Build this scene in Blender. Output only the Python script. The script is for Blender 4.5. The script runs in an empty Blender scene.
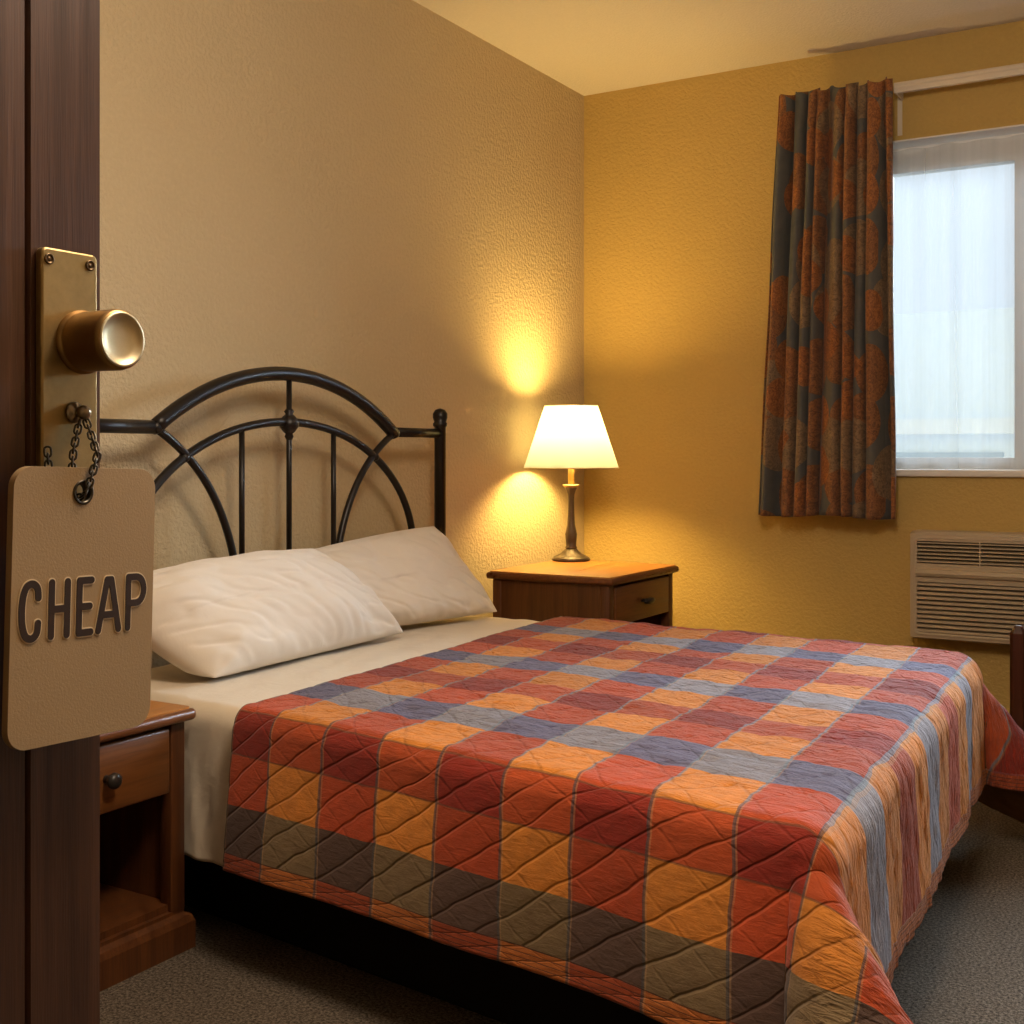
import bpy, bmesh, math, random
import numpy as np
from mathutils import Vector, Matrix, noise as mnoise

random.seed(7)
SC = bpy.context.scene
COL = SC.collection
PI = math.pi

# ------------------------------------------------------------------ helpers
def tag(o, label=None, cat=None, group=None, kind=None):
    if label: o['label'] = label
    if cat: o['category'] = cat
    if group: o['group'] = group
    if kind: o['kind'] = kind
    return o

def empty(name, loc, rz=0.0):
    o = bpy.data.objects.new(name, None)
    o.empty_display_size = 0.1
    o.location = loc
    o.rotation_euler = (0, 0, rz)
    COL.objects.link(o)
    return o

def obj(name, bm, mat, parent=None, smooth=True, mods=()):
    """link a bmesh (world coordinates relative to the parent) as one object"""
    me = bpy.data.meshes.new(name)
    bmesh.ops.recalc_face_normals(bm, faces=bm.faces[:])
    bm.to_mesh(me)
    bm.free()
    for p in me.polygons:
        p.use_smooth = smooth
    for m in (mat if isinstance(mat, (list, tuple)) else [mat]):
        me.materials.append(m)
    o = bpy.data.objects.new(name, me)
    COL.objects.link(o)
    if parent: o.parent = parent
    return o

def autosmooth(o, ang=35):
    me = o.data
    bm = bmesh.new(); bm.from_mesh(me)
    for e in bm.edges:
        if len(e.link_faces) == 2 and e.calc_face_angle(0) > math.radians(ang):
            e.smooth = False
    bm.to_mesh(me); bm.free()
    return o

def bevel_mod(o, w, seg=3, ang=30):
    m = o.modifiers.new('bevel', 'BEVEL')
    m.width = w; m.segments = seg; m.limit_method = 'ANGLE'; m.angle_limit = math.radians(ang)
    m.harden_normals = False
    return o

def add_box(bm, x0, x1, y0, y1, z0, z1):
    v = [bm.verts.new(c) for c in ((x0,y0,z0),(x1,y0,z0),(x1,y1,z0),(x0,y1,z0),(x0,y0,z1),(x1,y0,z1),(x1,y1,z1),(x0,y1,z1))]
    for f in ((0,3,2,1),(4,5,6,7),(0,1,5,4),(1,2,6,5),(2,3,7,6),(3,0,4,7)):
        bm.faces.new([v[i] for i in f])

def box(name, x0, x1, y0, y1, z0, z1, mat, parent=None, bev=0.0, seg=3):
    bm = bmesh.new()
    add_box(bm, x0, x1, y0, y1, z0, z1)
    o = obj(name, bm, mat, parent, smooth=bev > 0)
    if bev > 0:
        bevel_mod(o, bev, seg)
    return o

def add_tube(bm, pts, r, n=12, cap=True, closed=False):
    """sweep a circle along pts; r a number or a list of radii"""
    pts = [Vector(p) for p in pts]
    m = len(pts)
    rad = r if isinstance(r, (list, tuple)) else [r]*m
    rings = []
    up = None
    for i, p in enumerate(pts):
        if closed:
            t = (pts[(i+1) % m] - pts[(i-1) % m])
        else:
            t = pts[min(i+1, m-1)] - pts[max(i-1, 0)]
        t.normalize()
        if up is None:
            a = Vector((1,0,0)) if abs(t.x) < .9 else Vector((0,0,1))
            up = (a - t*a.dot(t)).normalized()
        else:
            up = (up - t*up.dot(t)).normalized()
        s = t.cross(up)
        rings.append([bm.verts.new(p + (up*math.cos(2*PI*k/n) + s*math.sin(2*PI*k/n))*rad[i]) for k in range(n)])
    rng = range(m if closed else m-1)
    for i in rng:
        a, b = rings[i], rings[(i+1) % m]
        for k in range(n):
            bm.faces.new((a[k], a[(k+1) % n], b[(k+1) % n], b[k]))
    if cap and not closed:
        bm.faces.new(rings[0][::-1]); bm.faces.new(rings[-1])

def add_lathe(bm, prof, center, axis='Z', n=40):
    """prof: list of (radius, height); closed top and bottom when radius 0"""
    c = Vector(center)
    def P(r, h, a):
        if axis == 'Z': return c + Vector((r*math.cos(a), r*math.sin(a), h))
        if axis == 'X': return c + Vector((h, r*math.cos(a), r*math.sin(a)))
        return c + Vector((r*math.cos(a), h, r*math.sin(a)))
    rings = []
    for r, h in prof:
        if r < 1e-6: rings.append([bm.verts.new(P(0, h, 0))])
        else: rings.append([bm.verts.new(P(r, h, 2*PI*k/n)) for k in range(n)])
    for a, b in zip(rings, rings[1:]):
        for k in range(n):
            k2 = (k+1) % n
            if len(a) == 1 and len(b) == 1: continue
            if len(a) == 1: bm.faces.new((a[0], b[k2], b[k]))
            elif len(b) == 1: bm.faces.new((a[k], a[k2], b[0]))
            else: bm.faces.new((a[k], a[k2], b[k2], b[k]))

def add_prism(bm, outline, axis, h0, h1):
    """outline: 2D points; extruded along axis between h0 and h1"""
    def P(a, b, h):
        return {'X': (h, a, b), 'Y': (a, h, b), 'Z': (a, b, h)}[axis]
    A = [bm.verts.new(P(a, b, h0)) for a, b in outline]
    B = [bm.verts.new(P(a, b, h1)) for a, b in outline]
    n = len(outline)
    for i in range(n):
        bm.faces.new((A[i], A[(i+1) % n], B[(i+1) % n], B[i]))
    bm.faces.new(A[::-1]); bm.faces.new(B)

def rrect(x0, x1, y0, y1, r, n=8):
    out = []
    for cx, cy, a0 in ((x1-r, y1-r, 0), (x0+r, y1-r, 90), (x0+r, y0+r, 180), (x1-r, y0+r, 270)):
        for k in range(n+1):
            a = math.radians(a0 + 90*k/n)
            out.append((cx + r*math.cos(a), cy + r*math.sin(a)))
    return out

def grid_mesh(name, P, mats, parent=None, uvs=None, flip=False):
    """P: numpy array (nu, nv, 3). uvs: dict name -> (nu, nv, 2)"""
    nu, nv, _ = P.shape
    me = bpy.data.meshes.new(name)
    idx = np.arange(nu*nv).reshape(nu, nv)
    q = np.stack([idx[:-1,:-1], idx[1:,:-1], idx[1:,1:], idx[:-1,1:]], -1).reshape(-1, 4)
    if flip: q = q[:, ::-1]
    me.from_pydata(P.reshape(-1, 3).tolist(), [], q.tolist())
    for un, U in (uvs or {}).items():
        lay = me.uv_layers.new(name=un)
        lay.data.foreach_set('uv', U.reshape(-1, 2)[q.reshape(-1)].astype(np.float32).ravel())
    for p in me.polygons: p.use_smooth = True
    for m in mats: me.materials.append(m)
    me.update()
    o = bpy.data.objects.new(name, me)
    COL.objects.link(o)
    if parent: o.parent = parent
    return o

def nz(x, y, z=0.0):
    return mnoise.noise(Vector((x, y, z)))

# ------------------------------------------------------------------ node helper
class N:
    def __init__(self, name):
        self.m = bpy.data.materials.new(name)
        self.m.use_nodes = True
        self.t = self.m.node_tree
        self.t.nodes.clear()
        self.out = self.t.nodes.new('ShaderNodeOutputMaterial')
    def n(self, kind, **kw):
        nd = self.t.nodes.new(kind)
        for k, v in kw.items():
            setattr(nd, k, v)
        return nd
    def link(self, a, b): self.t.links.new(a, b)
    def put(self, sock, v):
        if hasattr(v, 'is_output'): self.link(v, sock)
        else: sock.default_value = v
    def math(self, op, a, b=None, c=None, clamp=False):
        nd = self.n('ShaderNodeMath', operation=op); nd.use_clamp = clamp
        self.put(nd.inputs[0], a)
        if b is not None: self.put(nd.inputs[1], b)
        if c is not None: self.put(nd.inputs[2], c)
        return nd.outputs[0]
    def mix(self, f, a, b, blend='MIX'):
        nd = self.n('ShaderNodeMix', data_type='RGBA', blend_type=blend)
        self.put(nd.inputs[0], f)
        for s, v in ((nd.inputs[6], a), (nd.inputs[7], b)):
            if isinstance(v, (tuple, list)): v = (*v[:3], 1)
            self.put(s, v)
        return nd.outputs[2]
    def coords(self, kind='Object', scale=(1,1,1), rot=(0,0,0), src=None):
        mp = self.n('ShaderNodeMapping')
        mp.inputs['Scale'].default_value = scale
        mp.inputs['Rotation'].default_value = rot
        if src is None:
            src = self.n('ShaderNodeTexCoord').outputs[kind]
        self.link(src, mp.inputs[0])
        return mp.outputs[0]
    def uv(self, name):
        nd = self.n('ShaderNodeUVMap'); nd.uv_map = name
        return nd.outputs[0]
    def noise(self, vec, scale, detail=3, rough=.55, dist=0.0):
        nd = self.n('ShaderNodeTexNoise')
        self.link(vec, nd.inputs['Vector'])
        nd.inputs['Scale'].default_value = scale
        nd.inputs['Detail'].default_value = detail
        nd.inputs['Roughness'].default_value = rough
        nd.inputs['Distortion'].default_value = dist
        return nd.outputs[0]
    def ramp(self, f, stops):
        nd = self.n('ShaderNodeValToRGB')
        el = nd.color_ramp.elements
        while len(el) < len(stops): el.new(0.5)
        for e, (p, c) in zip(el, stops):
            e.position = p; e.color = (*c[:3], 1)
        self.put(nd.inputs[0], f)
        return nd.outputs[0]
    def bump(self, h, strength, dist, normal=None):
        nd = self.n('ShaderNodeBump')
        nd.inputs['Strength'].default_value = strength
        nd.inputs['Distance'].default_value = dist
        self.link(h, nd.inputs['Height'])
        if normal is not None: self.link(normal, nd.inputs['Normal'])
        return nd.outputs[0]
    def bsdf(self, color, rough=.5, metal=0.0, normal=None, spec=.5, **kw):
        b = self.n('ShaderNodeBsdfPrincipled')
        if isinstance(color, (tuple, list)): color = (*color[:3], 1)
        self.put(b.inputs['Base Color'], color)
        self.put(b.inputs['Roughness'], rough)
        b.inputs['Metallic'].default_value = metal
        b.inputs['Specular IOR Level'].default_value = spec
        for k, v in kw.items(): self.put(b.inputs[k], v)
        if normal is not None: self.link(normal, b.inputs['Normal'])
        self.link(b.outputs[0], self.out.inputs[0])
        return b

# ------------------------------------------------------------------ materials
def mat_wall(name, c1, c2, bump=.7, scale=70):
    k = N(name)
    co = k.coords()
    n1 = k.noise(co, scale, 2, .55)
    n2 = k.noise(co, 1.3, 3, .5)
    n3 = k.noise(co, 260, 2, .5)
    col = k.mix(k.math('MULTIPLY', n2, .9), c1, c2)
    col = k.mix(k.math('MULTIPLY', n1, .22), col, tuple(x*.42 for x in c1))
    h = k.ramp(n1, [(.38, (0,0,0)), (.62, (1,1,1))])
    hh = k.math('ADD', k.math('MULTIPLY', h, .8), k.math('MULTIPLY', n3, .25))
    k.bsdf(col, .85, spec=.2, normal=k.bump(hh, bump, .004))
    return k.m

def mat_wood(name, dark, light, axis='Z', rough=.35, stretch=28, spec=.4, fine=1.0):
    k = N(name)
    sc = {'X': (1.2, stretch, stretch), 'Y': (stretch, 1.2, stretch), 'Z': (stretch, stretch, 1.2)}[axis]
    co = k.coords('Object', sc)
    n1 = k.noise(co, 1.0, 5, .62, .4)
    n2 = k.noise(co, 7.0*fine, 2, .6)
    f = k.ramp(n1, [(.3, (0,0,0)), (.7, (1,1,1))])
    col = k.mix(f, dark, light)
    col = k.mix(k.math('MULTIPLY', k.ramp(n2, [(.45, (0,0,0)), (.75, (1,1,1))]), .45), col, tuple(x*.45 for x in dark))
    k.bsdf(col, k.math('ADD', k.math('MULTIPLY', n1, .2), rough-.1), spec=spec, normal=k.bump(n2, .18, .002))
    return k.m

def mat_plain(name, c, rough=.5, metal=0.0, spec=.5, nscale=60, var=.18, bump=.05, bd=.001):
    k = N(name)
    n1 = k.noise(k.coords(), nscale, 3)
    col = k.mix(k.math('MULTIPLY', n1, var*2), c, tuple(x*.6 for x in c))
    k.bsdf(col, k.math('ADD', k.math('MULTIPLY', n1, .15), rough-.07), metal, spec=spec, normal=k.bump(n1, bump, bd))
    return k.m

M_WALL = mat_wall('wall_plaster', (.61, .485, .300), (.54, .425, .250), .48)
M_WALLB = mat_wall('window_wall_glow_plaster', (.57, .395, .135), (.50, .34, .105), .48)  # yellower than the left wall: lamp glow mixed into the plaster colour
M_CEIL = mat_wall('ceiling_plaster', (.76, .71, .665), (.71, .66, .61), .3, 110)
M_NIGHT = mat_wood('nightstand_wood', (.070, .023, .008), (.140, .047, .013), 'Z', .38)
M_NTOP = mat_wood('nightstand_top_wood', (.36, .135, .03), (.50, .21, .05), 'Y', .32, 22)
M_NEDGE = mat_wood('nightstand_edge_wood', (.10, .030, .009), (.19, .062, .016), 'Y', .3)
M_NDRAW = mat_wood('drawer_wood', (.115, .040, .011), (.195, .070, .018), 'Y', .36)
M_DOOR = mat_wood('door_wood', (.036, .014, .007), (.084, .032, .013), 'Z', .38, 45, .5, 1.6)
M_POST = mat_wood('chair_wood', (.035, .010, .005), (.075, .022, .009), 'Z', .3)
M_IRON = mat_plain('black_iron', (.017, .013, .011), .36, .4, .5, 90, .3, .03)
M_BRONZE = mat_plain('lamp_bronze', (.075, .052, .034), .45, .35, .5, 50, .35, .08)
M_KNOBDARK = mat_plain('dark_knob', (.03, .024, .02), .35, .3)
M_BASE = mat_plain('box_base_fabric', (.012, .008, .006), .9, 0, .1, 300)
M_MATT = mat_plain('mattress_fabric', (.6, .52, .4), .9, 0, .1, 80)
M_AC = mat_plain('ac_plastic', (.46, .365, .245), .45, 0, .4, 120, .06, .03)
M_ACDARK = mat_plain('ac_recess', (.022, .016, .012), .7)
M_WHITE = mat_plain('white_paint', (.78, .75, .70), .4, 0, .4, 40, .05, .02)
M_TRACK = mat_plain('track_paint', (.66, .58, .47), .4, 0, .4, 40, .05, .02)
M_CHAIN = mat_plain('chain_metal', (.10, .085, .065), .32, .95, .5, 200, .3)
M_STUD = mat_plain('stud_metal', (.32, .25, .17), .3, .95)
M_SCREW = mat_plain('screw_metal', (.14, .09, .045), .4, .9)

def mat_brass(name, c, rough, grimy=.5):
    k = N(name)
    co = k.coords()
    n1 = k.noise(co, 28, 5, .65)
    n2 = k.noise(k.coords('Object', (30, 30, 260)), 3, 3, .6)
    col = k.mix(k.math('MULTIPLY', k.ramp(n1, [(.4, (0,0,0)), (.75, (1,1,1))]), grimy), c, tuple(x*.38 for x in c))
    k.bsdf(col, k.math('ADD', k.math('MULTIPLY', n1, .22), rough-.08), .9, normal=k.bump(n2, .08, .001))
    return k.m
M_BRASS = mat_brass('aged_brass', (.42, .29, .12), .42, .5)
M_KNOB = mat_brass('knob_brass', (.30, .175, .062), .32, .35)
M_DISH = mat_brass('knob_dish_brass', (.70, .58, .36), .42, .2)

def mat_tag():
    k = N('tag_board')
    n1 = k.noise(k.coords(), 420, 3, .6)
    n2 = k.noise(k.coords(), 9, 3)
    col = k.mix(k.math('MULTIPLY', n2, .5), (.34, .222, .108), (.29, .183, .086))
    k.bsdf(col, .62, spec=.3, normal=k.bump(n1, .25, .0012))
    return k.m
M_TAG = mat_tag()
M_TAGEDGE = mat_plain('tag_edge_light', (.70, .53, .32), .5)
M_INK = mat_plain('engraved_brown', (.035, .016, .008), .45, 0, .4, 300, .3)

def mat_carpet():
    k = N('carpet')
    co = k.coords()
    n1 = k.noise(co, 150, 3, .8)
    n2 = k.noise(co, 3.0, 4, .6)
    f = k.ramp(n1, [(.40, (0,0,0)), (.62, (1,1,1))])
    col = k.mix(f, (.05, .039, .030), (.27, .215, .160))
    col = k.mix(k.math('MULTIPLY', n2, .5), col, (.055, .042, .031))
    k.bsdf(col, .98, spec=.05, normal=k.bump(n1, .9, .006))
    return k.m
M_CARPET = mat_carpet()

def mat_linen(name, c, scale=1.0, bd=.005):
    k = N(name)
    co = k.coords()
    n1 = k.noise(co, 900, 2)
    n2 = k.noise(co, 7*scale, 4, .55, .6)
    h = k.math('ADD', k.math('MULTIPLY', n1, .05), n2)
    col = k.mix(k.math('MULTIPLY', n2, .25), c, tuple(x*.8 for x in c))
    k.bsdf(col, .85, spec=.15, normal=k.bump(h, .3, bd), **{'Sheen Weight': .15})
    return k.m
M_PILLOW = mat_linen('pillow_cotton', (.76, .69, .60), 1.6)
M_SHEET = mat_linen('sheet_cotton', (.70, .60, .46), 1.2, .016)

def mat_quilt():
    k = N('plaid_quilt')
    uv = k.uv('plaid')
    me = k.uv('metric')
    sep = k.n('ShaderNodeSeparateXYZ'); k.link(uv, sep.inputs[0])
    c, r = sep.outputs[0], sep.outputs[1]
    # slightly wobbly boundaries
    w = k.noise(me, 9, 2)
    wob = k.math('MULTIPLY', k.math('SUBTRACT', w, .5), .10)
    c2 = k.math('ADD', c, wob); r2 = k.math('ADD', r, wob)
    lightcol = k.math('GREATER_THAN', k.math('FRACT', k.math('MULTIPLY', c2, .5)), .5)     # odd columns
    rm = k.math('FLOOR', k.math('MULTIPLY', k.math('FRACT', k.math('MULTIPLY', r2, .25)), 4.0))
    isA = k.math('COMPARE', k.math('MODULO', rm, 2.0), 0.0, .1)    # rows 0,2 mod 4 -> A
    isB = k.math('COMPARE', rm, 3.0, .1)
    colA = k.mix(lightcol, (.48, .066, .016), (.70, .240, .032))
    colB = k.mix(lightcol, (.265, .019, .009), (.47, .072, .015))
    hemshade = k.math('LESS_THAN', r2, 2.0)  # lowest slate row: warm shading put into its colour
    colU = k.mix(hemshade, k.mix(lightcol, (.125, .120, .205), (.29, .275, .31)), k.mix(lightcol, (.100, .058, .044), (.215, .145, .070)))
    col = k.mix(isB, k.mix(isA, colU, colA), colB)
    # per-cell variation
    cell = k.n('ShaderNodeCombineXYZ')
    k.link(k.math('FLOOR', c2), cell.inputs[0]); k.link(k.math('FLOOR', r2), cell.inputs[1])
    wn = k.n('ShaderNodeTexWhiteNoise', noise_dimensions='2D'); k.link(cell.outputs[0], wn.inputs[0])
    hsv = k.n('ShaderNodeHueSaturation')
    k.link(col, hsv.inputs['Color'])
    k.link(k.math('MULTIPLY_ADD', wn.outputs[0], .28, .86), hsv.inputs['Value'])
    col = hsv.outputs[0]
    # border band at the hem: rows < 1
    col = k.mix(k.math('LESS_THAN', r, 1.0), col, k.mix(lightcol, (.36, .060, .016), (.52, .150, .028)))
    # piping lines
    def near_int(x, wid):
        fr = k.math('FRACT', k.math('ADD', x, .5))
        return k.math('LESS_THAN', k.math('ABSOLUTE', k.math('SUBTRACT', fr, .5)), wid)
    lc = near_int(c2, .020)
    lc2 = near_int(k.math('SUBTRACT', c2, .03), .013)
    col = k.mix(k.math('MULTIPLY', lc2, .35), col, (.55, .32, .15))
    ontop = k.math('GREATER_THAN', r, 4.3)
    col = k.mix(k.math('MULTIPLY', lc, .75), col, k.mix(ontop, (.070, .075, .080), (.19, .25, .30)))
    lr = near_int(r2, .020)
    lr_ok = k.math('MULTIPLY', lr, k.math('MULTIPLY', k.math('LESS_THAN', r, 4.5), k.math('GREATER_THAN', r, 2.5)))
    col = k.mix(k.math('MULTIPLY', lr_ok, .6), col, (.10, .055, .03))
    # fabric mottling
    m1 = k.noise(me, 38, 5, .65)
    m2 = k.noise(me, 420, 2, .5)
    col = k.mix(k.math('MULTIPLY', k.ramp(m1, [(.35, (0,0,0)), (.75, (1,1,1))]), .30), col, (.07, .026, .014))
    col = k.mix(k.math('MULTIPLY', m2, .15), col, (.10, .05, .03))
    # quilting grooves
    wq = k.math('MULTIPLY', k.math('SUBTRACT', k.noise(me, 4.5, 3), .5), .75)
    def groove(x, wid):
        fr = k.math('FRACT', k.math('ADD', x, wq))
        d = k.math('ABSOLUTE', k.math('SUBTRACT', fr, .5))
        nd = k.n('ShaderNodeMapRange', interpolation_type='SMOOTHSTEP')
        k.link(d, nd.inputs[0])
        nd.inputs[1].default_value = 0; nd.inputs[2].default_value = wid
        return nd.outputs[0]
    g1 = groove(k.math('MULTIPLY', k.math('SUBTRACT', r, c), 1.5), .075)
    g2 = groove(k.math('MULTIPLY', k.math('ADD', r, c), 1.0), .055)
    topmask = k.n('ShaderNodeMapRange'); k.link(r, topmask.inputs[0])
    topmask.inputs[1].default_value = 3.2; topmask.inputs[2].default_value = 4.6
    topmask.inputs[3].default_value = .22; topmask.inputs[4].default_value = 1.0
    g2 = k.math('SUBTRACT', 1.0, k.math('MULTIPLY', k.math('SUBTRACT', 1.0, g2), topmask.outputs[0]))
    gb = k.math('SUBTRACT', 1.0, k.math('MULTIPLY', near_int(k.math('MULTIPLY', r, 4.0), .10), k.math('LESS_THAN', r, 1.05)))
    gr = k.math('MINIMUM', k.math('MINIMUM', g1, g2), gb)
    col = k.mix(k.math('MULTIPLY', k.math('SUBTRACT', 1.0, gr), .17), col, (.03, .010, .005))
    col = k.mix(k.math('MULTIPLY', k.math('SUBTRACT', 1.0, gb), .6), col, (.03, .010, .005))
    # crinkles running along the bed
    cr = k.noise(k.coords(src=me, scale=(20, 95, 1)), 1.0, 4, .62, .8)
    cr2 = k.noise(me, 60, 4, .6, .3)
    crm = k.n('ShaderNodeMapRange'); k.link(k.math('MAXIMUM', r, k.math('MULTIPLY', k.math('SUBTRACT', c, 7.6), 2.2)), crm.inputs[0])
    crm.inputs[1].default_value = 3.5; crm.inputs[2].default_value = 5.2
    crm.inputs[3].default_value = .08; crm.inputs[4].default_value = 1.0
    hgt = k.math('ADD', k.math('MULTIPLY', gr, .5), k.math('MULTIPLY', cr2, .30))
    hgt = k.math('ADD', hgt, k.math('MULTIPLY', k.math('MULTIPLY', cr, crm.outputs[0]), 4.2))
    hgt = k.math('ADD', hgt, k.math('MULTIPLY', m2, .06))
    k.bsdf(col, .82, spec=.22, normal=k.bump(hgt, .8, .0058), **{'Sheen Weight': .12})
    return k.m
M_QUILT = mat_quilt()
M_LINING = mat_plain('quilt_lining', (.16, .075, .028), .9, 0, .1, 60, .3, .2, .004)

def mat_curtain():
    k = N('curtain_print')
    uv = k.uv('cloth')
    d1 = k.noise(uv, 22, 4, .6)
    base = k.mix(d1, (.055, .066, .074), (.110, .100, .085))
    col = base
    co = k.uv('cloth')
    for i, (sx, off, c1, c2, rad, rnd) in enumerate(((4.0, (.3,.7), (.270,.110,.038), (.130,.052,.022), .47, .55), (3.6, (3.1,5.4), (.240,.155,.085), (.130,.085,.050), .42, .6), (4.6, (7.7,1.2), (.330,.120,.035), (.165,.058,.020), .38, .75))):
        mp = k.n('ShaderNodeMapping'); k.link(co, mp.inputs[0])
        mp.inputs['Scale'].default_value = (sx, sx, sx)
        mp.inputs['Location'].default_value = (*off, 0)
        v = k.n('ShaderNodeTexVoronoi', voronoi_dimensions='2D', feature='F1')
        v.inputs['Scale'].default_value = 1.0; v.inputs['Randomness'].default_value = rnd
        k.link(mp.outputs[0], v.inputs['Vector'])
        disc = k.math('LESS_THAN', v.outputs['Distance'], rad)
        sel = k.n('ShaderNodeSeparateColor'); k.link(v.outputs['Color'], sel.inputs[0])
        disc = k.math('MULTIPLY', disc, k.math('GREATER_THAN', sel.outputs[0], .38))
        sw = k.noise(k.coords(src=co, scale=(1,1,1)), 55, 3, .6, 2.0)
        colr = k.mix(k.ramp(sw, [(.4,(0,0,0)), (.6,(1,1,1))]), c2, c1)
        col = k.mix(k.math('MULTIPLY', disc, .9), col, colr)
    b = k.bsdf(col, .7, spec=.25, normal=k.bump(k.noise(uv, 300, 2), .15, .002), **{'Sheen Weight': .1})
    return k.m
M_CURTAIN = mat_curtain()

def mat_sheer():
    k = N('sheer_voile')
    uv = k.uv('cloth')
    wv = k.noise(k.coords(src=uv, scale=(26, .4, 1)), 1.0, 3, .6)
    fac = k.math('MULTIPLY_ADD', wv, .40, .12, clamp=True)
    tr = k.n('ShaderNodeBsdfTransparent'); tr.inputs[0].default_value = (.97, .985, 1, 1)
    tl = k.n('ShaderNodeBsdfTranslucent'); tl.inputs[0].default_value = (.30, .315, .33, 1)
    df = k.n('ShaderNodeBsdfDiffuse'); df.inputs[0].default_value = (.82, .82, .80, 1)
    m1 = k.n('ShaderNodeMixShader'); m1.inputs[0].default_value = .55
    k.link(df.outputs[0], m1.inputs[1]); k.link(tl.outputs[0], m1.inputs[2])
    m2 = k.n('ShaderNodeMixShader'); k.link(fac, m2.inputs[0])
    k.link(tr.outputs[0], m2.inputs[1]); k.link(m1.outputs[0], m2.inputs[2])
    k.link(m2.outputs[0], k.out.inputs[0])
    return k.m
M_SHEER = mat_sheer()

def mat_glass():
    k = N('window_glass')
    tr = k.n('ShaderNodeBsdfTransparent'); tr.inputs[0].default_value = (.95, .98, .99, 1)
    gl = k.n('ShaderNodeBsdfGlossy'); gl.inputs['Roughness'].default_value = .02
    fr = k.n('ShaderNodeFresnel'); fr.inputs[0].default_value = 1.45
    m = k.n('ShaderNodeMixShader'); k.link(fr.outputs[0], m.inputs[0])
    k.link(tr.outputs[0], m.inputs[1]); k.link(gl.outputs[0], m.inputs[2])
    k.link(m.outputs[0], k.out.inputs[0])
    return k.m
M_GLASS = mat_glass()

def mat_shade():
    k = N('lamp_shade_linen')
    n = k.noise(k.coords('Object', (60, 60, 260)), 6, 2)
    tl = k.n('ShaderNodeBsdfTranslucent'); tl.inputs[0].default_value = (.170, .190, .215, 1)
    df = k.n('ShaderNodeBsdfDiffuse'); df.inputs[0].default_value = (.60, .58, .52, 1)
    k.link(k.bump(n, .1, .001), df.inputs['Normal'])
    m = k.n('ShaderNodeMixShader'); m.inputs[0].default_value = .5
    k.link(df.outputs[0], m.inputs[1]); k.link(tl.outputs[0], m.inputs[2])
    k.link(m.outputs[0], k.out.inputs[0])
    return k.m
M_SHADE = mat_shade()
def mat_bulb():
    k = N('bulb_glow')
    e = k.n('ShaderNodeEmission'); e.inputs[0].default_value = (1, .78, .45, 1); e.inputs[1].default_value = 6
    k.link(e.outputs[0], k.out.inputs[0]); return k.m
M_BULB = mat_bulb()
M_CANDLE = mat_plain('socket_sleeve', (.75, .50, .16), .5)
M_CUP = mat_plain('lamp_cup', (.62, .44, .20), .4, .2)

# ------------------------------------------------------------------ camera
H = 2.77
CAM = Vector((2.56957, -4.96690, 1.1))
YAW = math.atan(715/1200)
cam = bpy.data.cameras.new('camera')
co = bpy.data.objects.new('camera', cam)
COL.objects.link(co)
co.location = CAM
co.rotation_euler = (PI/2, 0, YAW)
cam.sensor_width = 36; cam.sensor_fit = 'HORIZONTAL'
cam.lens = 1200/1024*36
cam.shift_y = -57/1024
cam.clip_start = .05
SC.camera = co

# ------------------------------------------------------------------ room shell
RX, RY = 4.3, -6.6
def struct(name, x0, x1, y0, y1, z0, z1, mat):
    return tag(box(name, x0, x1, y0, y1, z0, z1, mat), kind='structure')
struct('floor', -.15, RX+.15, RY-.15, .15, -.1, 0, M_CARPET)
struct('ceiling', -.15, RX+.15, RY-.15, .2, H, H+.1, M_CEIL)
struct('wall_left', -.15, 0, RY-.15, .2, 0, H, M_WALL)
struct('wall_right', RX, RX+.15, RY-.15, .2, 0, H, M_WALL)
struct('wall_front', 0, RX, RY-.15, RY, 0, H, M_WALL)
struct('wall_hall', 1.45, 1.60, RY, -5.06, 0, H, M_WALL)
# window wall with an opening
WX0, WX1, WZ0, WZ1 = 1.32, 3.35, 1.030, 2.372
bm = bmesh.new()
add_box(bm, 0, WX0, 0, .2, 0, H)
add_box(bm, WX1, RX, 0, .2, 0, H)
add_box(bm, WX0, WX1, 0, .2, 0, WZ0)
add_box(bm, WX0, WX1, 0, .2, WZ1, H)
bmesh.ops.remove_doubles(bm, verts=bm.verts[:], dist=1e-5)
tag(obj('wall_back', bm, M_WALLB, smooth=False), kind='structure')

# window: frame, sill, sash, glass
win = tag(empty('window_1', (0, 0, 0)), kind='structure')
bm = bmesh.new()
for x0, x1, z0, z1 in ((WX0, WX0+.05, WZ0+.06, WZ1-.11), (WX1-.05, WX1, WZ0+.06, WZ1-.11), (WX0, WX1, WZ1-.11, WZ1), (WX0, WX1, WZ0, WZ0+.06),
                       (1.850, 1.915, WZ0+.06, WZ1-.11)):
    add_box(bm, x0, x1, .11, .17, z0, z1)
obj('window_frame', bm, M_WHITE, win, smooth=False)
box('window_pane', WX0+.02, WX1-.02, .138, .142, WZ0+.03, WZ1-.03, M_GLASS, win)
bm = bmesh.new()
for x0, x1, y0, y1, z0, z1 in ((WX0, WX1, 0.0, .11, WZ1-.006, WZ1), (WX0, WX0+.006, 0, .11, WZ0, WZ1), (WX1-.006, WX1, 0, .11, WZ0, WZ1)):
    add_box(bm, x0, x1, y0, y1, z0, z1)
obj('window_reveal', bm, M_WHITE, win, smooth=False)
box('window_sill', WX0-.02, WX1+.02, -.02, .12, WZ0-.016, WZ0+.012, M_WHITE, win, .005)

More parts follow.
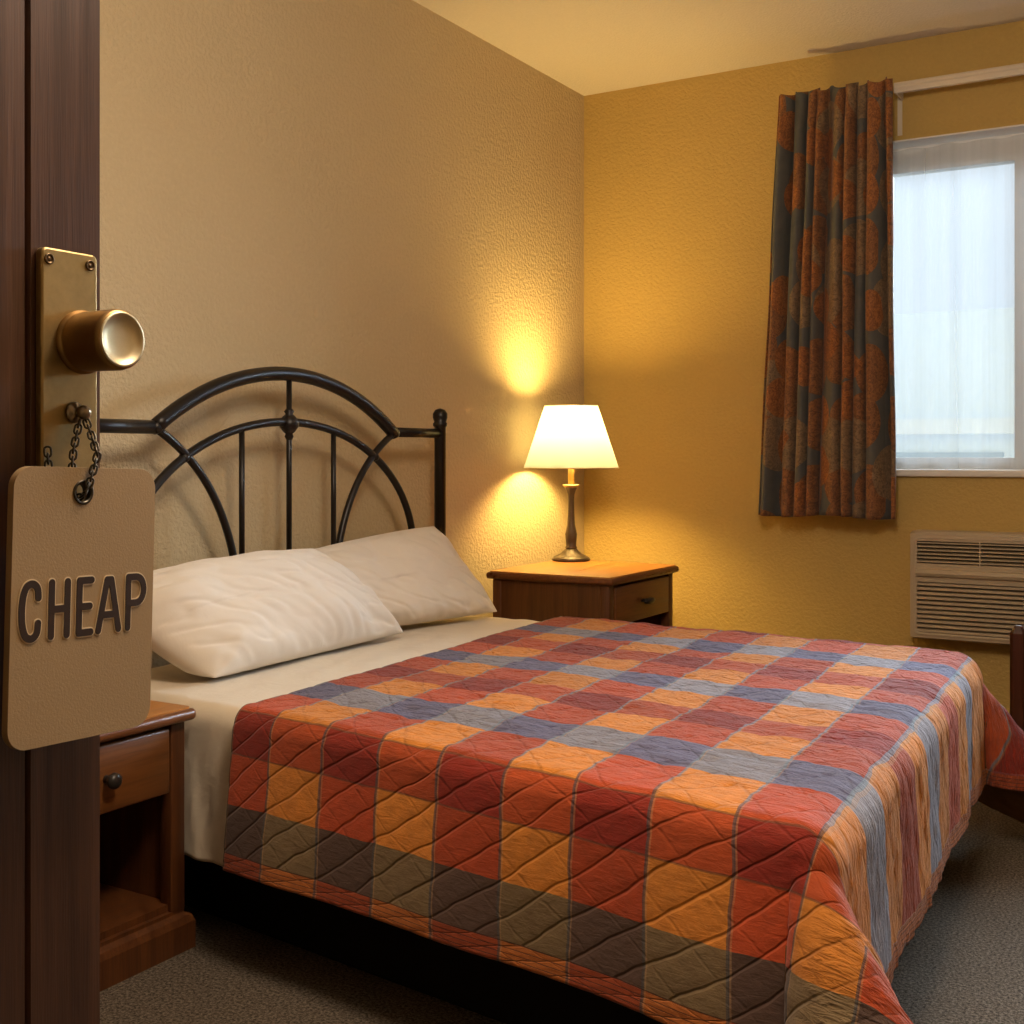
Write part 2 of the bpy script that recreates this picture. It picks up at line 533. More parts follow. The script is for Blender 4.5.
# outside
def mat_out(name, c):
    return mat_plain(name, c, .9, 0, .1, 3, .1)
ob = tag(empty('exterior_building', (0, 0, 0)), kind='structure')
box('facade_wall', -3, 7, 4.2, 4.4, -1, 2.15, mat_out('facade_paint', (.82, .90, .98)), ob)
box('facade_ledge', -3, 7, 4.0, 4.4, 1.25, 1.36, mat_out('ledge_paint', (.85, .88, .90)), ob)
for i, x in enumerate((.2, 2.3, 4.3)):
    box('facade_window', x, x+1.0, 4.17, 4.21, .1, 1.12, mat_out('facade_window_grey', (.38, .46, .52)), ob)

# ------------------------------------------------------------------ sheer curtain
nu, nv = 380, 30
P = np.zeros((nu, nv, 3)); U = np.zeros((nu, nv, 2))
for i in range(nu):
    a = i/(nu-1); x = WX0+.01 + a*(WX1-WX0-.02)
    y = .055 + .016*math.sin(x*46+1.5*nz(x*5, 0)) + .014*nz(x*13, 3.3)
    for j in range(nv):
        b = j/(nv-1)
        z = WZ0+.016 + b*(WZ1-.03-WZ0-.016)
        P[i, j] = (x, y*(1-.15*b) + .004*nz(x*9, z*2), z)
        U[i, j] = (a*2.1, b*1.3)
tag(grid_mesh('sheer_curtain', P, [M_SHEER], uvs={'cloth': U}), 'sheer white voile curtain hanging in soft vertical folds across the window', 'curtain')

# ------------------------------------------------------------------ curtain track and printed curtain
tr = tag(empty('curtain_track', (1.35, -.08, 2.58)), 'white metal curtain track on the wall above the window', 'curtain rail')
def P3(*a): return a
bm = bmesh.new()
prof = [(-.105, 2.535), (-.085, 2.535), (-.085, 2.575), (-.105, 2.575), (-.109, 2.568), (-.106, 2.560), (-.109, 2.552), (-.106, 2.543)]
add_prism(bm, [(y+.08, z-2.58) for y, z in prof], 'X', .085, 2.25)
o = obj('rail', bm, M_TRACK, tr, smooth=False)
bm = bmesh.new(); add_box(bm, .092, .098, -.02, .08, -.05, -.008); add_box(bm, .076, .094, .076, .08, -.19, .0)
obj('bracket', bm, M_TRACK, tr, smooth=False)
bm = bmesh.new(); add_box(bm, 2.245, 2.255, -.02, .08, -.05, -.008); obj('bracket', bm, M_TRACK, tr, smooth=False)

def make_curtain():
    nu, nv = 420, 90
    P = np.zeros((nu, nv, 3)); U = np.zeros((nu, nv, 2))
    NF = 9.0
    for j in range(nv):
        b = j/(nv-1)                      # 0 bottom, 1 top
        x0 = .888 + .083*b**1.1; x1 = 1.450 - .018*b
        z0 = .850; z1 = 2.592
        prev = None; L = 0
        for i in range(nu):
            a = i/(nu-1)
            aw = a + .030*math.sin(a*17 + .8) * (1-.3*b) + .010*math.sin(a*31+b*1.2)
            ph = aw*NF*2*PI
            env = min(1, a/.05, (1-a)/.02 + .35)
            amp = (.040 + .009*math.sin(a*23)) * (.62 if b > .965 else 1.0)
            sh = math.sin(ph)
            sh = math.copysign(abs(sh)**.8, sh)
            pinch = 1 - .35*math.exp(-((b-.955)/.03)**2)
            y = -.118 + amp*env*sh*pinch + .010*nz(a*11, b*2.2, 4)
            x = x0 + (x1-x0)*a + .010*math.cos(ph)*env + .006*nz(a*6, b*3)
            lean = .0
            zz = z0 + (z1-z0)*b + ((.010*sh*env+.006*math.sin(a*41)) if b == 1 else 0) - .006*math.sin(a*9)*(1-b)
            P[i, j] = (x, y - .012*(1-b), zz)
            U[i, j] = (a*1.25, b*1.75)
    return P, U
P, U = make_curtain()
cu = grid_mesh('printed_curtain', P, [M_CURTAIN], uvs={'cloth': U})
sm = cu.modifiers.new('solid', 'SOLIDIFY'); sm.thickness = .003
tag(cu, 'pleated dark curtain printed with large rust and brown discs, drawn beside the window', 'curtain')

# ------------------------------------------------------------------ air conditioner under the window
def make_ac():
    X0, X1, Z0, Z1, YF = 1.500, 2.58, .386, .790, -.11
    t = tag(empty('air_conditioner', (1.98, 0, Z0)), 'beige through-wall air conditioner with louvred front below the window', 'air conditioner')
    ox, oz = 1.98, Z0
    def L(x0, x1, y0, y1, z0, z1): return (x0-ox, x1-ox, y0, y1, z0-oz, z1-oz)
    bm = bmesh.new()
    # bezel built as frame pieces round two openings
    ux0, ux1, uz0, uz1 = X0+.024, X1-.024, .676, .764
    lx0, lx1, lz0, lz1 = X0+.021, X1-.021, .404, .604
    for r in ((X0, ux0, Z0, Z1), (ux1, X1, Z0, Z1), (ux0, ux1, uz1, Z1), (ux0, ux1, lz1, uz0), (ux0, ux1, Z0, lz0)):
        add_box(bm, *L(r[0], r[1], YF, -.0, r[2], r[3]))
    bmesh.ops.remove_doubles(bm, verts=bm.verts[:], dist=1e-5)
    # drop interior faces shared by touching boxes
    seen = {}
    for f in bm.faces[:]:
        key = tuple(sorted(v.index for v in f.verts))
    o = obj('casing', bm, M_AC, t, smooth=False)
    bm = bmesh.new()
    add_prism(bm, [(YF-.018, .640-oz), (YF-.012, .652-oz), (YF, .656-oz), (YF, .626-oz), (YF-.012, .628-oz)], 'X', X0+.022-ox, X1-.022-ox)
    obj('ridge', bm, M_AC, t, smooth=False)
    # sloping outer lip
    bm = bmesh.new()
    out_ = rrect(X0-.012-ox, X1+.012-ox, Z0-.012-oz, Z1+.012-oz, .02)
    inn = rrect(X0+.012-ox, X1-.012-ox, Z0+.012-oz, Z1-.012-oz, .02)
    A = [bm.verts.new((x, -.0, z)) for x, z in out_]
    B = [bm.verts.new((x, YF*.55, z)) for x, z in out_]
    Cc = [bm.verts.new((x, YF-.006, z)) for x, z in inn]
    D = [bm.verts.new((x+(.008 if x < 0 else -.008), YF+.002, z+(.008 if z < .2 else -.008))) for x, z in inn]
    n = len(A)
    for R, S in ((A, B), (B, Cc), (Cc, D)):
        for i in range(n): bm.faces.new((R[i], R[(i+1) % n], S[(i+1) % n], S[i]))
    obj('outer_lip', bm, M_AC, t)
    bm = bmesh.new()
    add_box(bm, *L(ux0, ux1, -.05, -.045, uz0, uz1))
    add_box(bm, *L(lx0, lx1, -.05, -.045, lz0, lz1))
    obj('recess', bm, M_ACDARK, t, smooth=False)
    def slats(x0, x1, z0, z1, k, wfrac, drop):
        bm = bmesh.new()
        p = (z1-z0)/k
        for i in range(k):
            zc = z0 + p*(i+.5) - oz
            add_prism(bm, [(YF+.004, zc-p*wfrac/2), (YF+.004, zc+p*wfrac/2), (YF+.035, zc+p*wfrac/2+drop), (YF+.035, zc-p*wfrac/2+drop)], 'X', x0-ox, x1-ox)
        return bm
    bm = slats(ux0, ux1, uz0, uz1, 6, .30, .006)
    add_box(bm, *L(1.755, 1.760, YF+.002, YF+.03, uz0, uz1))
    obj('upper_grille', bm, M_AC, t, smooth=False)
    obj('lower_grille', slats(lx0, lx1, lz0, lz1, 11, .52, .004), M_AC, t, smooth=False)
make_ac()

# ------------------------------------------------------------------ bed
BED = tag(empty('bed', (1.05, -2.25, 0)), 'double bed with black arched metal headboard and dark box base', 'bed')
BO = Vector((1.05, -2.25, 0))
def bp(x, y, z): return (x-BO.x, y-BO.y, z)
bm = bmesh.new()
add_prism(bm, [bp(.16, -2.84, 0)[:2], bp(1.93, -3.06, 0)[:2], bp(1.86, -1.52, 0)[:2], bp(.16, -1.50, 0)[:2]], 'Z', .0, .235)
bevel_mod(obj('box_base', bm, M_BASE, BED, smooth=True), .015)
bm = bmesh.new()
add_prism(bm, [bp(.16, -2.915, 0)[:2], bp(1.99, -3.135, 0)[:2], bp(1.915, -1.47, 0)[:2], bp(.16, -1.43, 0)[:2]], 'Z', .235, .520)
bevel_mod(obj('mattress', bm, M_MATT, BED, smooth=True), .04, 4)

# headboard
HX = .13; HC = -2.191
def hb(y, z): return bp(HX, HC+y, z)
hbm = bmesh.new()
R = (.529**2+.171**2)/(2*.171)
a0 = math.asin(.529/R)
arch = [hb(R*math.sin(a0*(2*i/40-1)), 1.345-R+R*math.cos(a0*(2*i/40-1))) for i in range(41)]
add_tube(hbm, arch, .0215, 14)
add_tube(hbm, [hb(-.86, 1.174), hb(-.525, 1.174)], .0185, 12)
add_tube(hbm, [hb(.525, 1.178), hb(.82, 1.178)], .0165, 12)
for s in (-1, 1):
    add_lathe(hbm, [(0, -.022), (.014, -.018), (.0205, 0), (.014, .018), (0, .022)], hb(s*.529, 1.174), 'X', 16)
HEAD = obj('headboard', hbm, M_IRON, BED)
bm = bmesh.new()
add_tube(bm, [hb(-.82, .74), hb(.82, .74)], .014, 12)
obj('lower_rail', bm, M_IRON, HEAD)
bm = bmesh.new()
pts = []
for i in range(49):
    x = -.645*math.cos(PI*i/48)
    pts.append(hb(x, .77+.43*math.sqrt(max(0, 1-(x/.645)**2))))
add_tube(bm, pts, .0125, 12)
obj('inner_arch', bm, M_IRON, HEAD)
for s in (-1, 1):
    bm = bmesh.new()
    q = []
    for i in range(25):
        u = i/24
        p0, p1, p2, = (-.529, 1.172), (-.278, 1.045), (-.222, .745)
        q.append(hb(s*-1*((1-u)**2*p0[0]+2*u*(1-u)*p1[0]+u*u*p2[0]), (1-u)**2*p0[1]+2*u*(1-u)*p1[1]+u*u*p2[1]))
    add_tube(bm, q, .0115, 12)
    # little collar at the crossing
    add_lathe(bm, [(0, -.016), (.011, -.011), (.0150, 0), (.011, .011), (0, .016)], hb(s*.425, 1.093), 'X', 14)
    obj('curved_brace', bm, M_IRON, HEAD)
for y in (-.203, 0, .210):
    bm = bmesh.new()
    top = 1.33 if y == 0 else .77+.43*math.sqrt(1-(y/.645)**2)
    add_tube(bm, [hb(y, .74), hb(y, top)], .0085, 10)
    obj('spindle', bm, M_IRON, HEAD)
bm = bmesh.new()
add_lathe(bm, [(0, .045), (.010, .043), (.016, .036), (.011, .028), (.020, .020), (.030, .004), (.029, -.010), (.018, -.026), (.011, -.032), (.014, -.040), (.009, -.05), (0, -.052)], hb(0, 1.196), 'Z', 18)
obj('rosette', bm, M_IRON, HEAD)
for y, zt in ((-.84, 1.245), (.812, 1.245)):
    bm = bmesh.new()
    add_lathe(bm, [(0, 0), (.021, .002), (.021, zt-.045), (.026, zt-.040), (.026, zt-.030), (.022, zt-.026), (.027, zt-.010), (.027, zt+.004), (.018, zt+.018), (0, zt+.024)], hb(y, 0), 'Z', 20)
    obj('post', bm, M_IRON, HEAD)

# ---- draped cloth helper
def bend(d, r, flare=0.0):
    """arc length d past the start of the shoulder -> (out, down)"""
    if d <= 0: return d, 0.0
    q = r*PI/2
    if d < q:
        th = d/r
        return r*math.sin(th), r*(1-math.cos(th))
    e = d-q
    return r + e*math.sin(flare), r + e*math.cos(flare)

# quilt
QZ = .552
hn, fn, ff, hf = (.725, -3.005), (2.007, -3.182), (1.915, -1.470), (.625, -1.385)
S0, T0, T1 = 1.262, .365, 1.968
SB = [0, .12, .272, .425, .577, .729, .874, 1.022, 1.172, 1.307]
TB = [0, .036, .138, .243, .337, .505, .650, .795, .935, 1.075, 1.210, 1.350, 1.490, 1.625, 1.755, 1.95, 2.28, 2.39, 2.50, 2.61]
SMAX, TMAX = 1.662, 2.53
def top_pt(a, b):
    x = (hn[0]*(1-a)+fn[0]*a)*(1-b) + (hf[0]*(1-a)+ff[0]*a)*b
    y = (hn[1]*(1-a)+fn[1]*a)*(1-b) + (hf[1]*(1-a)+ff[1]*a)*b
    return x, y
def wtilt(phi, e, pdir, A, B, fl0, fl1, d0, d1):
    """unit direction of a corner ray; phi 0..1 from the foot side to the long side"""
    psi = 2*PI*phi
    k1 = A*(1-math.cos(psi))/2
    k2 = B*math.sin(psi)
    tx = e[0]*k1 + pdir[0]*k2 + d0[0]*fl0*(1-phi) + d1[0]*fl1*phi
    ty = e[1]*k1 + pdir[1]*k2 + d0[1]*fl0*(1-phi) + d1[1]*fl1*phi
    g = math.hypot(tx, ty)
    if g < 1e-9: return (0, 0, -1)
    s = math.sin(g)/g
    return (tx*s, ty*s, -math.cos(g))
def unit(v):
    l = math.hypot(*v); return (v[0]/l, v[1]/l)
def quilt_point(s, t):
    r = .050
    sa = min(s, S0)/S0
    tb = (min(max(t, T0), T1)-T0)/(T1-T0)
    x, y = top_pt(sa, tb)
    z = QZ + .006*nz(x*3, y*3) 
    a = s-S0
    b = T0-t if t < T0 else (t-T1 if t > T1 else 0)
    near = t < T0
    if not near: b *= .79 + .21*min(1, max(0, (a-.03)/.22))
    if a <= 0 and b <= 0: return x, y, z
    FN, FF_, FFOOT = .10, .12, .03
    dl = unit((.13, -.99)) if near else unit((.0, 1.0))
    dfoot = (1.0, .03)
    if a <= 0:
        wav = .008*math.sin(s*11+1) + .006*nz(s*5, t*2, 1)
        o, d = bend(b, r, FN+.03*math.sin(s*7) if near else FF_)
        o += wav*min(1, d/.3)
        return x+dl[0]*o, y+dl[1]*o, z-d
    if b <= 0:
        tt = (t-T0)/(T1-T0)
        edge = min(tt, 1-tt)
        wav = .004*math.sin(t*13+.5) + .005*nz(t*6, s*2, 2)
        o, d = bend(a, .075, FFOOT)
        o += wav*min(1, d/.3)*min(1, edge*6)
        return x+dfoot[0]*o, y+dfoot[1]*o, z-d
    rho = math.hypot(a, b); phi = math.atan2(b, a)/(PI/2)
    # soften the corner of the quilt itself
    if near: e = unit((.85, -.52)); A, B = .76, .21
    else: e = unit((.93, .36)); A, B = .66, .18
    pd = (-e[1], e[0]) if near else (e[1], -e[0])
    r = .075 + (r-.075)*phi
    q = r*PI/2
    hd = unit((math.cos(phi*PI/2)*dfoot[0]+math.sin(phi*PI/2)*dl[0], math.cos(phi*PI/2)*dfoot[1]+math.sin(phi*PI/2)*dl[1]))
    th = min(rho, q)/r
    o, d = r*math.sin(th), r*(1-math.cos(th))
    px, py, pz = x+hd[0]*o, y+hd[1]*o, z-d
    ex = max(0, rho-q)
    w = wtilt(phi, e, pd, A, B, FFOOT, FN if near else FF_, dfoot, dl)
    return px+w[0]*ex, py+w[1]*ex, pz+w[2]*ex

nu, nv = 300, 400
ss = np.linspace(0, SMAX, nu); ts = np.linspace(0, TMAX, nv)
P = np.zeros((nu, nv, 3)); U1 = np.zeros((nu, nv, 2)); U2 = np.zeros((nu, nv, 2))
for i, s in enumerate(ss):
    for j, t in enumerate(ts):
        P[i, j] = quilt_point(s, t)
for i, s in enumerate(ss):
    for j, t in enumerate(ts):
        if s <= SB[-1]:
            U1[i, j, 0] = np.interp(s, SB, np.arange(len(SB)))
        else:
            b = max(T0-t, t-T1, 0); ph = math.atan2(b, s-S0)/(PI/2)
            wdt = .118 + .242*max(0, 1-ph*2.2)
            U1[i, j, 0] = 9 + (s-SB[-1])/wdt
U1[..., 1] = np.interp(ts, TB, np.arange(len(TB)))[None, :]
# fold the hem rows on all sides into the border band (pattern row < 1)
foot_edge = (SMAX-ss)[:, None] < .04
U1[..., 1] = np.where(foot_edge, np.minimum(U1[..., 1], np.clip((SMAX-ss)/.04, 0, .98)[:, None]), U1[..., 1])
far_edge = (TMAX-ts)[None, :] < .04
U1[..., 1] = np.where(far_edge, np.clip((TMAX-ts)/.04, 0, .98)[None, :], U1[..., 1])
U2[..., 0] = ss[:, None]; U2[..., 1] = ts[None, :]
# puffing and crinkle along the normals
du = np.gradient(P, axis=0); dv = np.gradient(P, axis=1)
nr = np.cross(du, dv); nr /= np.maximum(np.linalg.norm(nr, axis=-1, keepdims=True), 1e-9)
C_, R_ = U1[..., 0], U1[..., 1]
g = np.abs(np.modf((np.interp(ts, TB, np.arange(len(TB)))[None, :]-C_)*1.5+50)[0]-.5)
puff = .0018*(1-np.exp(-(g/.10)**2))
D = np.zeros((nu, nv))
for i, s in enumerate(ss):
    for j, t in enumerate(ts):
        top = min(1, max(0, (max(t-.33, (s-1.25)*1.0))/.12))
        D[i, j] = (.0045*nz(s*9, t*30, 2.5)*top + .003*nz(s*7, t*7, 7) + .003*nz(s*18, t*55, 5)*top)*min(1, .05+s*6)
P = P + nr*(puff + D)[..., None]
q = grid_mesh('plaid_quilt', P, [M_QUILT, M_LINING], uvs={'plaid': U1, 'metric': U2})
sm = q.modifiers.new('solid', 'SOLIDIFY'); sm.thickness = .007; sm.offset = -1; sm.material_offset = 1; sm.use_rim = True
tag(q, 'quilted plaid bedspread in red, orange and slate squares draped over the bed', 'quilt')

# sheet on the pillow end of the bed
shn, sfn, sff, shf = (.12, -2.895), (1.05, -3.008), (1.05, -1.43), (.12, -1.405)
def sheet_point(s, t):
    a = s/.93
    L = 1.52
    b = min(max(t, 0), L)/L
    x = (shn[0]*(1-a)+sfn[0]*a)*(1-b) + (shf[0]*(1-a)+sff[0]*a)*b
    y = (shn[1]*(1-a)+sfn[1]*a)*(1-b) + (shf[1]*(1-a)+sff[1]*a)*b
    z = .535 + .004*nz(s*7, t*4) + .0035*nz(s*16+t*2, t*7, 3)
    ov = -t if t < 0 else (t-L if t > L else 0)
    ov *= 1-.35*min(1, max(0, (s-.58)/.2))
    if ov > 0:
        o, d = bend(ov, .05, .05)
        sg = -1 if t < 0 else 1
        f = min(1, d/.25)*(.35+.65*min(1, max(0, (s-.42)/.08)))
        o += f*(.012*nz(s*21+t*3, t*3.5, 9) + .006*nz(s*40-t*8, t*12, 6))
        o += f*(.010*math.sin(s*17+2) + .014*nz(s*9, t*2, 4) )
        y += sg*o; z -= d
    return x, y, z
nu, nv = 120, 260
ss = np.linspace(0, .93, nu); ts = np.linspace(-.372, 1.52+.36, nv)
P = np.array([[sheet_point(s, t) for t in ts] for s in ss])
sh = grid_mesh('bed_sheet', P, [M_SHEET])
sm = sh.modifiers.new('solid', 'SOLIDIFY'); sm.thickness = .003; sm.offset = -1
tag(sh, 'cream cotton sheet showing at the pillow end and hanging beside the nightstand', 'bed sheet')

# ------------------------------------------------------------------ pillows
def pillow(name, BL, BR, TR, TL, thick, seed, label):
    n = 90
    BL, BR, TR, TL = (Vector(v) for v in (BL, BR, TR, TL))
    cen = (BL+BR+TR+TL)/4
    nrm = ((BR-BL).cross(TL-BL)).normalized()
    def side(sign):
        G = np.zeros((n, n, 3))
        for i in range(n):
            for j in range(n):
                p = -1+2*i/(n-1); q = -1+2*j/(n-1)
                pp = p*(1+.015*(1-q*q)*abs(p)); qq = q*(1-(-.05 if q > 0 else .0)*(1-p*p)*abs(q))
                u, v = (pp+1)/2, (qq+1)/2
                pos = (BL*(1-u)+BR*u)*(1-v) + (TL*(1-u)+TR*u)*v
                f = ((1-abs(p)**2.8)*(1-abs(q)**(2.4 if q > 0 else 3.6)))
                h = thick*max(0, f)**.58
                edge = min(1, max(0, f)*6)
                # wrinkles radiating from the corners and running along the sides
                rad = math.atan2(q+1.0*(1 if q < 0 else -1)*1.05, p+(1.05 if p < 0 else -1.05))
                rr = math.hypot(abs(p)-1.05, abs(q)-1.05)
                wr = .014*nz(rad*3.2+seed, rr*1.2, seed)*math.exp(-rr*1.1)
                wr += .022*nz(p*2.0+seed, q*1.4, seed*2) + .003*nz(p*7, q*3.2+p*2, seed)
                cr = nz(p*4+q*2.2+seed, q*2-p*1.0, seed*3)
                wr -= .005*max(0, 1-abs(cr)*5)*edge
                fo = nz(p*5.5+q*1.5+seed, q*.7, seed*4)
                wr += (.017*fo + .010*nz(p*11+q*2+seed, q*1.4, seed*6))*math.exp(-(q+1)*1.9)
                wr += .009*nz(q*4-p*1.3+seed, p*.9, seed*5)*math.exp(-(1-abs(p))*3.0)
                pos = pos + nrm*(sign*h + (wr*edge if sign > 0 else 0))
                pos.z -= .012*(1-q)*.5*f
                zmin = .5415 + .0015*nz(p*9, q*9)
                if pos.z < zmin+.02: pos.z = zmin + .02*math.exp((pos.z-zmin-.02)/.02)
                G[i, j] = pos
        return G
    A, B = side(1), side(-1)
    bm = bmesh.new()
    va = [[bm.verts.new(A[i, j]) for j in range(n)] for i in range(n)]
    vb = [[va[i][j] if i in (0, n-1) or j in (0, n-1) else bm.verts.new(B[i, j]) for j in range(n)] for i in range(n)]
    for i in range(n-1):
        for j in range(n-1):
            bm.faces.new((va[i][j], va[i+1][j], va[i+1][j+1], va[i][j+1]))
            bm.faces.new((vb[i][j], vb[i][j+1], vb[i+1][j+1], vb[i+1][j]))
    o = obj(name, bm, M_PILLOW)
    ss_ = o.modifiers.new('sub', 'SUBSURF'); ss_.levels = 1; ss_.render_levels = 1
    tag(o, label, 'pillow', 'pillows at the head of the bed')
    return o
pillow('pillow', (.435, -2.81, .548), (.385, -1.950, .548), (.265, -2.235, .826), (.20, -3.00, .770), .122, 1.7,
       'white pillow in front, leaning on the headboard nearest the door')
pillow('pillow', (.240, -2.15, .550), (.400, -1.420, .556), (.180, -1.490, .852), (.130, -2.16, .800), .090, 5.3,
       'white pillow behind the other one, on the lamp side of the bed')

# ------------------------------------------------------------------ nightstands
def make_nightstand(x0, x1, y0, y1, h, label, round_knob):
    """front faces +x"""
    cx, cy = (x0+x1)/2, (y0+y1)/2
    t = tag(empty('nightstand', (cx, cy, 0)), label, 'nightstand', 'wooden nightstands either side of the bed')
    hx, hy = (x1-x0)/2, (y1-y0)/2
    bx, by = hx-.022, hy-.022       # body half sizes
    # top with moulded edge
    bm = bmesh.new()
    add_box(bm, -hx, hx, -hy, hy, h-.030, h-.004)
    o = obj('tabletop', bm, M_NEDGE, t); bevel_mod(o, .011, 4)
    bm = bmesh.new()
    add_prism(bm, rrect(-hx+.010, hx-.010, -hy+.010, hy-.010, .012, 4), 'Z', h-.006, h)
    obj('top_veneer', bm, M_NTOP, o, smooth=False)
    # carcass
    bm = bmesh.new()
    add_box(bm, -bx, bx-.016, -by, -by+.020, .09, h-.03)
    obj('side_panel', bm, M_NIGHT, t, smooth=False)
    bm = bmesh.new()
    add_box(bm, -bx, bx-.016, by-.020, by, .09, h-.03)
    obj('side_panel', bm, M_NIGHT, t, smooth=False)
    # square corner stiles
    for sx in (-1, 1):
        for sy in (-1, 1):
            xx = bx if sx > 0 else -bx+.036
            bm = bmesh.new()
            y_in = sy*(by-.036); y_out = sy*(by+.004)
            add_box(bm, xx-.036, xx, min(y_in, y_out), max(y_in, y_out), .085, h-.03)
            bevel_mod(obj('corner_stile', bm, M_NIGHT, t), .003, 2)
    box('back_panel', -bx, -bx+.012, -by+.02, by-.02, .09, h-.03, M_NIGHT, t)
    box('shelf', -bx+.01, bx-.012, -by+.02, by-.02, .085, .105, M_NIGHT, t)
    box('drawer_rail', -bx+.01, bx-.03, -by+.02, by-.02, h-.192, h-.182, M_NIGHT, t)
    # base plinth
    bm = bmesh.new()
    prof = [(hx-.004, 0), (hx-.004, .060), (hx-.010, .074), (hx-.022, .082), (hx-.022, .090)]
    w = [(a, z) for a, z in prof]
    rings = []
    for a, z in prof:
        d = hx-a
        rings.append([bm.verts.new(c) for c in ((-hx+d, -hy+d, z), (hx-d, -hy+d, z), (hx-d, hy-d, z), (-hx+d, hy-d, z))])
    for r1, r2 in zip(rings, rings[1:]):
        for i in range(4): bm.faces.new((r1[i], r1[(i+1) % 4], r2[(i+1) % 4], r2[i]))
    bm.faces.new(rings[0][::-1]); bm.faces.new(rings[-1])
    obj('plinth', bm, M_NIGHT, t, smooth=False)
    # drawer
    dz0, dz1 = h-.182, h-.040
    dr = box('drawer', bx-.030, bx+.004, -by+.044, by-.044, dz0, dz1, M_NDRAW, t, .004, 2)
    kz = (dz0+dz1)/2
    bm = bmesh.new()
    add_lathe(bm, [(.009, 0), (.008, .012), (.013, .016), (.017, .024), (.016, .031), (.009, .036), (0, .037)], (bx+.003, 0, kz), 'X', 20)
    if not round_knob:
        for v in bm.verts:
            v.co.y *= 2.6
            v.co.z = kz + (v.co.z-kz)*.75
    obj('drawer_knob', bm, M_KNOBDARK, dr)
    return t
make_nightstand(.06, .590, -3.50, -3.018, .538, 'wooden nightstand with open shelf between the door and the bed', True)
make_nightstand(.15, .685, -1.105, -.490, .660, 'wooden nightstand in the corner beneath the lit lamp', False)

# ------------------------------------------------------------------ table lamp
def make_lamp(x, y, z):
    t = tag(empty('table_lamp', (x, y, z)), 'lit table lamp with cream shade and dark turned stem', 'lamp')
    bm = bmesh.new()
    add_lathe(bm, [(0, 0), (.078, 0), (.080, .006), (.076, .014), (.064, .020), (.045, .030), (.030, .042), (.024, .050), (0, .050)], (0,0,0), 'Z', 40)
    obj('lamp_base', bm, M_BRONZE, t)
    bm = bmesh.new()
    add_lathe(bm, [(0, .048), (.024, .050), (.025, .056), (.021, .062), (.023, .085), (.025, .110), (.022, .125), (.0165, .150), (.0135, .200), (.0125, .250), (.014, .275), (.019, .292), (.024, .302), (.022, .306), (0, .306)], (0,0,0), 'Z', 32)
    obj('lamp_stem', bm, M_BRONZE, t)
    bm = bmesh.new()
    add_lathe(bm, [(0, .304), (.024, .305), (.034, .311), (.036, .316), (.030, .317), (.012, .315), (0, .315)], (0,0,0), 'Z', 32)
    obj('drip_cup', bm, M_CUP, t)
    bm = bmesh.new()
    add_lathe(bm, [(0, .312), (.013, .313), (.013, .415), (.010, .42), (0, .42)], (0,0,0), 'Z', 24)
    obj('socket_sleeve', bm, M_CANDLE, t)
    bm = bmesh.new()
    add_lathe(bm, [(0, .410), (.012, .412), (.018, .430), (.028, .455), (.030, .475), (.022, .495), (0, .505)], (0,0,0), 'Z', 24)
    bu = obj('light_bulb', bm, M_BULB, t)
    bu.visible_shadow = True
    # shade
    zb, zt, rb, rt = .386, .645, .198, .111
    bm = bmesh.new()
    add_lathe(bm, [(rb, zb), (rb-(rb-rt)*.5, (zb+zt)/2), (rt, zt)], (0,0,0), 'Z', 64)
    s = obj('lamp_shade', bm, M_SHADE, t)
    for rr, zz in ((rb, zb), (rt, zt)):
        bm = bmesh.new()
        add_tube(bm, [(rr*math.cos(2*PI*k/64), rr*math.sin(2*PI*k/64), zz) for k in range(64)], .0022, 8, closed=True)
        obj('shade_trim', bm, M_CUP, s)
    bm = bmesh.new()
    for k in range(3):
        a = 2*PI*k/3
        add_tube(bm, [(rt*math.cos(a), rt*math.sin(a), zt-.002), (.0, .0, zt-.03)], .0015, 6)
    add_tube(bm, [(0, 0, zt-.03), (0, 0, .50)], .002, 6)
    obj('shade_holder', bm, M_CUP, s)
    return t
LX, LY, LZ = .222, -.545, .660
make_lamp(LX, LY, LZ)

# ------------------------------------------------------------------ door with lock plate, knob
DX, DE = 1.613, -4.157          # face plane and free edge
door = tag(empty('door_1', (DX, -5.02, 0)), kind='structure')
def dp(x, y, z): return (x-DX, y+5.02, z)
bm = bmesh.new()
def dz(y): return y+5.02
gro = [-4.240, -4.42, -4.60, -4.78, -4.96]
outl = [(-.042, dz(DE)), (0, dz(DE))]
for gy in gro:
    outl += [(0, dz(gy+.0035)), (-.005, dz(gy+.001)), (-.005, dz(gy-.001)), (0, dz(gy-.0035))]
outl += [(0, dz(-5.02)), (-.042, dz(-5.02))]
add_prism(bm, outl, 'Z', .008, 2.08)
obj('door_leaf', bm, M_DOOR, door, smooth=False)

bm = bmesh.new()
add_prism(bm, [(y+5.02, z) for y, z in rrect(-4.2320, -4.1680, 1.025, 1.2945, .006, 5)], 'X', 0, .010)
plate = obj('lock_plate', bm, M_BRASS, door)
autosmooth(plate); bevel_mod(plate, .002, 2)
for y, z in ((-4.2245, 1.2835), (-4.1775, 1.2835), (-4.2245, 1.036), (-4.1775, 1.036)):
    bm = bmesh.new()
    add_lathe(bm, [(0, 0), (.0052, 0), (.0052, .0016), (.0040, .0022), (.0036, .0010), (.0022, .0006), (.0018, .0014), (0, .0016)], dp(DX+.0098, y, z), 'X', 20)
    obj('screw', bm, M_SCREW, plate)
bm = bmesh.new()
add_lathe(bm, [(.0, 0), (.0305, 0), (.0308, .003), (.0290, .005), (.0282, .0065), (.0285, .009), (.0290, .049), (.0280, .0545), (.0258, .0560), (.0244, .0560)], dp(DX+.0098, -4.1865, 1.2085), 'X', 56)
kn = obj('door_knob', bm, M_KNOB, door); autosmooth(kn, 50)
